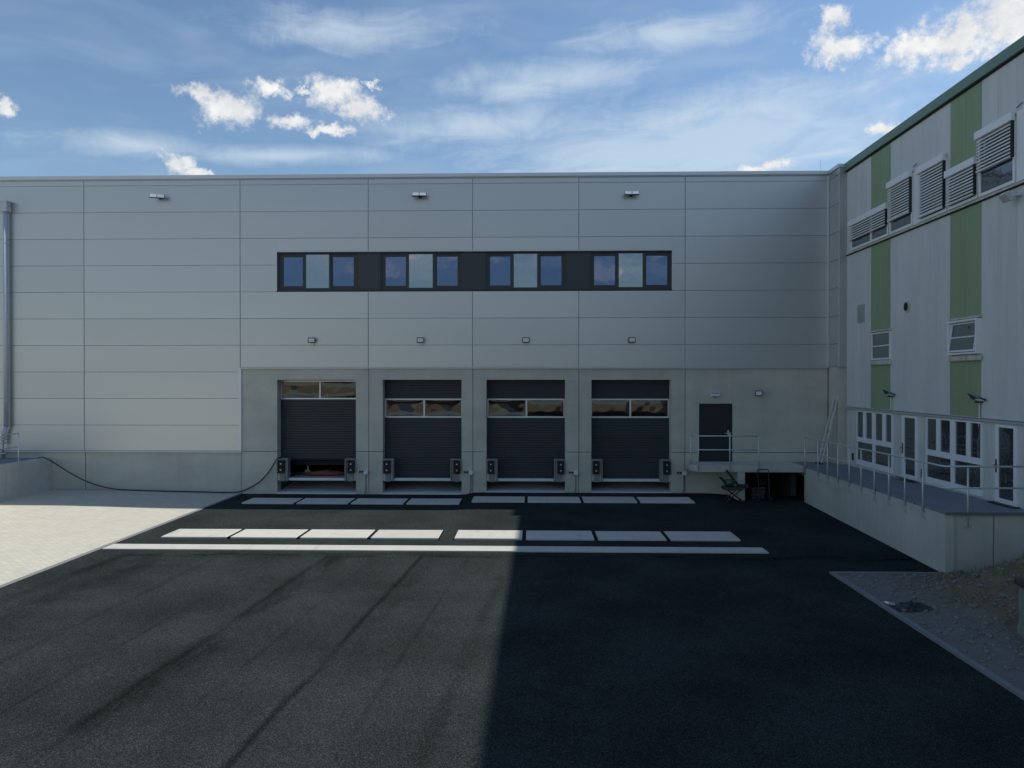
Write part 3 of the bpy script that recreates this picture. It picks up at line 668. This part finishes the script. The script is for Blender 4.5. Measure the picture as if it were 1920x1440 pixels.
for h in (1.02, .54):
    p = [(rx(y) - .035, y, dz_(y) + h) for y in PY[(0 if h > 1 else 1):]] + [(rx(-11.6) - .035, -11.6, 1.38 + h), (rx(-11.7), -11.77, 1.38 + h), (11.0, -11.77, 1.38 + h)]
    lc(MB().tube(p, .021, 8)).build('rail', 'galv', t, smooth=True)

# ladder leaning on the return of the corner
t = thing('ladder', (10.4, -.5, 1.27), 'aluminium extension ladder leaning in the corner beside the striped building', 'ladder')
for y in (-.32, .0):
    MB().obox((.31, y, 1.24), .013, .032, 1.29, Matrix.Rotation(math.atan2(.60, 2.5), 3, 'Y')).build('rail', 'alu_l', t)
    MB().obox((.40, y + .04, 1.46), .013, .03, 1.06, Matrix.Rotation(math.atan2(.60, 2.5), 3, 'Y')).build('rail', 'alu_l', t)
    MB().box(-.07, .08, y - .04, y + .06, 0, .05).build('foot', 'rubber', t, bevel=.01)
for k in range(9):
    z = .28 + k * .26; x = z * .24 + .02
    MB().tube([(x, -.32, z), (x, .0, z)], .016, 6).build('rung', 'alu_l', t)

# ------------------------------------------------------------------ left ramp
t = thing('side_ramp', (-18.45, -4, 0), 'raised concrete ramp at the left edge against the warehouse', 'ramp')
off = Vector((18.45, 4, 0))
for a, b in ((.05, -2.55), (-2.57, -6.0), (-6.02, -9.5)):
    lc(MB().box(-18.70, -18.45, b, a, -.3, 1.36)).build('side_wall', 'ramp_conc', t, bevel=.01)
lc(MB().box(-24, -18.66, -9.4, .05, -.3, 1.33)).build('deck', 'deckpav', t)
t = thing('side_ramp_railing', (-18.45, -4, 1.36), 'thin galvanised railing on the left ramp beside the downpipe', 'railing')
off = Vector((18.45, 4, -1.36))
for y in (-1.92, -3.4, -4.9, -6.4, -7.9, -9.3):
    o = lc(MB().tube([(-18.42, y, 1.16), (-18.42, y, 2.42)], .02, 7)).build('post', 'galv', t, smooth=True)
    lc(MB().box(-18.45, -18.41, y - .05, y + .05, 1.16, 1.30)).build('foot_plate', 'galv', o)
for z in (2.41, 1.93): lc(MB().tube([(-18.42, -1.92, z), (-18.42, -9.3, z)], .018, 7)).build('rail', 'galv', t, smooth=True)

# ------------------------------------------------------------------ slabs in front of the docks
rr = random.Random(11)
GX = [(-10.17, -8.35), (-8.25, -6.44), (-6.34, -4.51), (-4.41, -2.57), (-2.14, -.30), (-.20, 1.64), (1.74, 3.58), (3.68, 5.55)]
for row, (y0, y1, nm) in enumerate(((-2.42, -1.30, 'row close to the dock wall'), (-8.32, -7.20, 'front row behind the white strip'))):
    for k, (a, b) in enumerate(GX):
        zb = gz((a + b) / 2, (y0 + y1) / 2)
        me = boxmesh('concrete_slab', b - a, y1 - y0, .22, .012)
        so_ = link('concrete_slab', me, 'slab', None, f'pale concrete slab, {ORD[k]} from left in the {nm}', 'slab', 'concrete slabs set in the asphalt', 'thing', loc=(a, y0, zb - .172 + rr.uniform(-.004, .004)), rot=(rr.uniform(-.002, .002), rr.uniform(-.002, .002), 0))
        ew = GX[k + 1][0] - b - .004 if k not in (3, 7) else .035
        MB().box(b - a + .002, b - a + ew, .004, y1 - y0 - .004, 0, .213).build('joint_filler', 'tar', so_)

# ------------------------------------------------------------------ striped office building
ORZ = -math.pi / 2 - R(.6)
OFF = thing('office_building', (11.27, -.94, 0), 'pale building with vertical green stripes and slatted blinds on the right', 'building', rz=ORZ)
OM = Matrix.Translation((11.27, -.94, 0)) @ Matrix.Rotation(ORZ, 4, 'Z')
def oloc(s, y, z): return OM @ Vector((s, y, z))
LEN = 35.
st = [0., 2.05, 3.51]
bands = [(0., 2.05, 'owhite', 3), (2.05, 3.51, 'ogreen', 2), (3.51, 7.09, 'owhite', 5), (7.09, 8.58, 'ogreen', 2)]
s0 = 8.58
while s0 < LEN:
    bands.append((s0, s0 + 3.58, 'owhite', 5)); bands.append((s0 + 3.58, s0 + 5.07, 'ogreen', 2)); s0 += 5.07
for a, b, m, n in bands:
    for k in range(n):
        x0 = a + (b - a) * k / n + .004; x1 = a + (b - a) * (k + 1) / n - .004
        if x0 > LEN: continue
        for z0, z1 in ((3.36, 8.80), (8.86, 11.84)):
            link('wall_panel', boxmesh('office_' + m, x1 - x0, .06, z1 - z0, .005), m, OFF, loc=(x0, 0, z0))
MB().box(-15, LEN, .05, 16, -.3, 11.9).build('inner_core', 'plaster', OFF)
MB().box(0.0, LEN, -.0, .06, 1.2, 3.30).build('ground_floor_wall', 'plaster', OFF)
MB().box(0.02, LEN, -.07, .02, 3.29, 3.345).build('ledge', 'ledge', OFF, bevel=.006)
MB().tube([(0.05, -.03, 3.375), (LEN, -.03, 3.375)], .014, 6).build('ledge_conduit', 'galv', OFF)
MB().box(-.02, LEN, -.10, .5, 11.82, 12.1).build('fascia', 'fascia', OFF, bevel=.01)
MB().box(-.02, LEN, -.05, .0, 11.78, 11.82).build('fascia_drip', 'dark', OFF)
MB().box(0.1, LEN, -.08, .03, 8.79, 8.84).build('sill_band', 'sillw', OFF, bevel=.006)
MB().box(0.1, LEN, -.05, .0, 8.765, 8.79).build('sill_shadow_gap', 'dark', OFF)
def win_frame(s0, s1, z0, z1, f=.06, d=.05):
    return MB().box(s0, s1, -d, 0, z0, z0 + f).box(s0, s1, -d, 0, z1 - f, z1).box(s0, s0 + f, -d, 0, z0 + f, z1 - f).box(s1 - f, s1, -d, 0, z0 + f, z1 - f)
def pane(par, s0, s1, z0, z1, y=-.018):
    o = MB().box(0, s1 - s0, 0, .012, 0, z1 - z0).build('pane', 'oglass', par, loc=(s0, y, z0)); o.rotation_euler = (random.uniform(-.01, .01), 0, random.uniform(-.008, .008))
SLAT = {}
def blind_window(s0, s1, z1, drop, mull=None):
    z0 = 8.88
    fr = win_frame(s0, s1, z0, z1, .08, .05)
    if mull: fr.box(mull - .05, mull + .05, -.05, 0, z0 + .08, z1 - .08)
    fr.box(s0 + .08, s1 - .08, -.048, 0, z1 - .42, z1 - .08) if False else None
    wnd = fr.build('window', 'upvc', OFF, bevel=.004)
    for a, b in ([(s0 + .08, s1 - .08)] if not mull else [(s0 + .08, mull - .05), (mull + .05, s1 - .08)]): pane(wnd, a, b, z0 + .08, z1 - .08)
    if drop < z1 - .4: pass
    bl = MB().box(s0 - .02, s1 + .02, -.15, -.052, z1 - .10, z1 + .09).build('blind', 'upvc', OFF, bevel=.006, label='external slatted blind')
    w_ = s1 - s0 - .08
    if w_ not in SLAT:
        prof = [(-.045, -.022), (-.02, -.002), (.02, .008), (.045, .006), (.045, .000), (.02, .002), (-.02, -.008), (-.045, -.028)]
        vs = [(x, y, z) for x in (0, w_) for y, z in prof]; n = len(prof)
        SLAT[w_] = MB().add(vs, [(i, (i + 1) % n, n + (i + 1) % n, n + i) for i in range(n)] + [tuple(range(n)), tuple(range(n, 2 * n))]).mesh('slat')
    z = z1 - .15
    while z > drop + .06:
        link('slat', SLAT[w_], 'blind', bl, loc=(s0 + .04, -.105, z), rot=(R(32), 0, 0)); z -= .082
    MB().box(s0 + .04, s1 - .04, -.14, -.07, drop, drop + .045).build('bottom_bar', 'blind', bl, bevel=.004)
    MB().box(s1 - .035, s1 - .005, -.13, -.055, drop, z1 - .10).build('guide_rail', 'black', bl)
    return wnd
blind_window(.46, 3.42, 9.83, 9.22, 2.14)
blind_window(3.52, 5.04, 10.42, 9.27)
blind_window(5.46, 6.96, 10.36, 8.98)
blind_window(7.06, 8.46, 9.84, 8.98)
blind_window(8.52, 10.02, 10.42, 9.48)
blind_window(10.50, 12.0, 10.42, 9.2)
MB().box(5.06, 5.44, -.03, 0, 8.88, 10.42).build('pale_infill', 'upvc', OFF, bevel=.004)
MB().box(10.06, 10.46, -.03, 0, 8.88, 10.5).build('pale_infill', 'upvc', OFF, bevel=.004)
for s in (5.22, 10.22): MB().tube([(s - .12, -.05, 10.58), (s + .12, -.07, 10.62)], .012, 5).build('wire_stub', 'black', OFF)
for k, (a, b) in enumerate(((2.20, 3.58), (7.24, 8.62))):
    z0, z1 = 4.98, 5.87
    wn_ = win_frame(a, b, z0, z1, .05, .05 if k == 0 else .15).build('window', 'upvc', OFF, label=('closed small window', 'small window with tilted sash')[k])
    MB().box(a - .06, b + .06, -.10, 0, z1 + .02, z1 + .07).build('head_flashing', 'sillw', wn_, bevel=.004)
    MB().box(a - .06, b + .06, -.09, 0, z0 - .17, z0 - .02).build('sill', 'sillw', wn_, bevel=.02)
    if k == 0:
        MB().box(a + .05, b - .05, -.045, -.0, (z0 + z1) / 2 - .018, (z0 + z1) / 2 + .018).build('glazing_bar', 'upvc', wn_)
        pane(wn_, a + .05, b - .05, z0 + .05, z1 - .05)
    else:
        MB().box(a + .05, b - .05, -.004, .012, z0 + .05, z1 - .05).build('dark_opening', 'dark', wn_)
        m = Matrix.Rotation(R(9), 4, 'X'); h = z1 - z0 - .12; wd = b - a - .12
        sa = MB().box(0, wd, -.04, 0, 0, .045).box(0, wd, -.04, 0, h - .045, h).box(0, .045, -.04, 0, .045, h - .045).box(wd - .045, wd, -.04, 0, .045, h - .045).box(.045, wd - .045, -.035, -.005, h / 2 - .015, h / 2 + .015)
        sash = sa.build('sash', 'upvc', wn_, loc=(a + .06, -.135, z0 + .06), rot=(R(-8.5), 0, 0))
        MB().box(a + .105, b - .105, 0, .008, 0, h - .09).build('pane', 'oglass', wn_, loc=(0, -.145, z0 + .105), rot=(R(-8.5), 0, 0))
# ground floor glazing
for k, (a, b) in enumerate(((1.00, 3.75), (5.88, 8.70))):
    U = [(.05, .55), (.77, 1.27), (1.53, 2.05), (2.29, 2.70)] if k == 0 else [(.06, .59), (.79, 1.32), (1.57, 2.11), (2.29, 2.77)]
    z0, z1, zt0, zt1 = 1.42, 3.27, 2.20, 2.36
    fr = MB().box(a, b, -.05, 0, z0, z0 + .16).box(a, b, -.05, 0, z1 - .04, z1).box(a, b, -.05, 0, zt0, zt1)
    xs = [0.] + [q for u in U for q in u] + [b - a]
    for i in range(0, len(xs), 2): fr.box(a + xs[i], a + xs[i + 1], -.05, 0, zt1, z1 - .04)
    mid = a + (U[1][1] + U[2][0]) / 2
    for x0, x1 in ((a, a + .05), (mid - .09, mid + .09), (b - .05, b)): fr.box(x0, x1, -.05, 0, z0 + .16, zt0)
    wn_ = fr.build('window', 'upvc', OFF, label='wide ground-floor window of four upper and two lower panes')
    for u in U: pane(wn_, a + u[0], a + u[1], zt1, z1 - .04)
    pane(wn_, a + .05, mid - .09, z0 + .16, zt0); pane(wn_, mid + .09, b - .05, z0 + .16, zt0)
for a, b in ((4.42, 5.38), (9.28, 10.14)):
    z0, z1 = 1.36, 3.26
    d = MB().box(a, a + .14, -.06, 0, z0, z1).box(b - .12, b, -.06, 0, z0, z1).box(a + .14, b - .12, -.06, 0, z1 - .07, z1).box(a + .14, b - .12, -.06, 0, z0, z0 + .14).build('door', 'upvc', OFF, bevel=.004, label='narrow glazed door')
    pane(d, a + .14, b - .12, z0 + .14, z1 - .07, -.03)
    MB().box(a + .05, a + .09, -.075, -.06, 2.1, 2.42).tube([(a + .07, -.07, 2.28), (a + .07, -.12, 2.28), (a + .20, -.12, 2.28)], .012, 6).build('handle', 'black', d)
    MB().box(a - .05, b + .1, -.22, -.02, 1.385, 1.40).build('threshold', 'black', d)
for s, dr in ((.6, 0), (5.6, 0)): MB().box(s, s + .06, -.05, 0, 1.5, 1.75).build('wall_hook', 'black', OFF)
v = MB().box(1.01, 1.57, -.03, 0, 6.30, 6.92).build('vent_grille', 'ledge', OFF, bevel=.004)
for k in range(9): MB().box(1.04, 1.54, -.042, -.028, 6.34 + k * .062, 6.37 + k * .062).build('louvre', 'joint', v)
v = MB().tube([(4.66, .0, 6.52), (4.66, -.05, 6.52)], .17, 18).build('round_vent', 'sillw', OFF)
MB().tube([(4.66, -.045, 6.52), (4.66, -.055, 6.52)], .13, 18).build('dark_opening', 'dark', v)
# lamps on the office
for s, z, lb in ((3.67, 3.86, 'twin-head dark spotlight on a pipe above the nearer narrow door, deeper of two'), (8.60, 3.82, 'twin-head dark spotlight on a pipe by the right narrow door, nearer of two')):
    t = thing('twin_spotlight', oloc(s, 0, z), ('twin-head dark spotlight above the far ground-floor window', 'twin-head dark spotlight above the near ground-floor window')[s > 5], 'spotlight', 'spotlights over the ground-floor windows', rz=ORZ)
    MB().tube([(0, -.05, -.46), (0, -.05, -.06)], .018, 7).tube([(0, -.05, -.46), (-.04, -.04, -.52), (-.05, -.04, -.66)], .010, 5).build('pipe', 'galv', t)
    MB().box(-.09, .09, -.12, .0, -.07, -.03).build('bar', 'black', t, bevel=.006)
    for sg, tl in ((-1, -28), (1, 8)):
        m = Matrix.Rotation(R(-22), 3, 'X') @ Matrix.Rotation(R(tl * -1), 3, 'Y')
        c = Vector((sg * .18, -.13, .02 if sg > 0 else .07))
        hd = MB().obox(c, .125, .085, .016, m).build('lamp_head', 'anth2', t, bevel=.008)
        MB().obox(c + m @ Vector((0, -.01, -.024)), .095, .065, .004, m).build('lens', 'lens', hd)
t = thing('floodlight', oloc(10.12, 0, 8.55), 'grey floodlight on a white bracket below the upper windows at right edge', 'floodlight', rz=ORZ)
m = Matrix.Rotation(R(35), 3, 'X')
MB().obox((-.02, -.28, -.02), .16, .06, .11, m).build('housing', 'galv', t, bevel=.012)
MB().obox(Vector((-.02, -.28, -.02)) + m @ Vector((0, -.062, 0)), .13, .004, .085, m).build('lens', 'ledge', t)
MB().box(-.04, .04, -.25, 0, .0, .05).tube([(.18, -.02, .0), (.18, -.25, -.02)], .02, 6).build('bracket', 'white', t)

# ------------------------------------------------------------------ soil bed details
rr = random.Random(21); mb = MB()
ICO = [(0, 0, 1), (.894, 0, .447), (.276, .851, .447), (-.724, .526, .447), (-.724, -.526, .447), (.276, -.851, .447), (.724, .526, -.447), (-.276, .851, -.447), (-.894, 0, -.447), (-.276, -.851, -.447), (.724, -.526, -.447), (0, 0, -1)]
ICF = [(0, 1, 2), (0, 2, 3), (0, 3, 4), (0, 4, 5), (0, 5, 1), (1, 6, 2), (2, 7, 3), (3, 8, 4), (4, 9, 5), (5, 10, 1), (6, 7, 2), (7, 8, 3), (8, 9, 4), (9, 10, 5), (10, 6, 1), (6, 11, 7), (7, 11, 8), (8, 11, 9), (9, 11, 10), (10, 11, 6)]
for k in range(9000):
    x = 6.75 + 4.2 * rr.random() ** .8; y = -11.95 - 9 * rr.random() ** 1.2; r = .008 + .05 * rr.random() ** 6
    a = rr.uniform(.6, 1.4); b = rr.uniform(.6, 1.3)
    mb.add([(x + v[0] * r * a * rr.uniform(.8, 1.2), y + v[1] * r * b * rr.uniform(.8, 1.2), sz(x, y) + v[2] * r * .7 + r * .2) for v in ICO], ICF)
mb.build('gravel', 'peb', None, kind='stuff', label='scattered stones over the soil bed', cat='gravel')
mb = MB()
for k in range(2600):
    x = 8.3 + 2.7 * rr.random(); y = -12.2 - 6 * rr.random()
    if noise.noise(Vector((x * 1.3, y * 1.3, 5.))) < -.02: continue
    z = sz(x, y); h = rr.uniform(.05, .20); an = rr.uniform(0, 6.28); bn = rr.uniform(.02, .14); wd = .004
    dx, dy = math.cos(an), math.sin(an)
    p = [(x - dy * wd, y + dx * wd, z), (x + dy * wd, y - dx * wd, z), (x + dx * bn * .5 + dy * wd * .7, y + dy * bn * .5 - dx * wd * .7, z + h * .7), (x + dx * bn * .5 - dy * wd * .7, y + dy * bn * .5 + dx * wd * .7, z + h * .7), (x + dx * bn, y + dy * bn, z + h)]
    mb.add(p, [(0, 1, 2, 3), (3, 2, 4)])
mb.build('dry_grass', 'straw', None, kind='stuff', label='thin dry grass on the soil mound', cat='grass')
# crumpled black film in a hollow
vs = []; nx, ny = 26, 14
for j in range(ny + 1):
    for i in range(nx + 1):
        u, v_ = i / nx * 2 - 1, j / ny * 2 - 1; rr_ = math.hypot(u, v_ * 1.0)
        x, y = 7.12 + u * .34 + .05 * noise.noise(Vector((u * 3, v_ * 3, 1))), -14.45 + v_ * .24 + .05 * noise.noise(Vector((u * 3, v_ * 3, 7)))
        vs.append((x, y, sz(x, y) + .012 + .16 * max(0, 1 - rr_ ** 1.5) * (.55 + .9 * abs(noise.noise(Vector((u * 2.6, v_ * 2.6, 2)))))))
n = nx + 1
t = thing('plastic_film', (7.12, -14.45, 0.02), 'crumpled black plastic film half buried in the gravel inside the kerb', 'plastic film')
o = MB().add([(a - 7.12, b + 14.45, c - .02) for a, b, c in vs], [(j * n + i, j * n + i + 1, (j + 1) * n + i + 1, (j + 1) * n + i) for j in range(ny) for i in range(nx)]).build('film', 'plasticbag', t)
MB().obox((-.36, .10, .06), .09, .05, .02, Matrix.Rotation(.4, 3, 'Z') @ Matrix.Rotation(.3, 3, 'Y')).build('pale_scrap', 'white', t, bevel=.008)
# weathered block at the right edge
t = thing('stone_pillar', (8.32, -16.3, sz(8.3, -16.3) - .05), 'weathered grey stone pillar with a dark cap on the mound at right edge', 'pillar')
vs = []; fs = []; H = 10; Nn = 16
for j in range(H + 1):
    for i in range(Nn):
        an = 2 * math.pi * i / Nn; c, s = math.cos(an), math.sin(an); k = 1 / max(abs(c), abs(s)) * .22
        k *= 1 + .16 * noise.noise(Vector((c * 1.5, s * 1.5, j * .35)))
        vs.append((c * k, s * k, j * .085))
for j in range(H):
    for i in range(Nn): fs.append((j * Nn + i, j * Nn + (i + 1) % Nn, (j + 1) * Nn + (i + 1) % Nn, (j + 1) * Nn + i))
fs.append(tuple(range(H * Nn, (H + 1) * Nn)))
MB().add(vs, fs).build('shaft', 'post', t)
MB().obox((-.02, 0, .92), .27, .27, .06, Matrix.Rotation(.15, 3, 'Y')).build('cap', 'timber', t, bevel=.03)
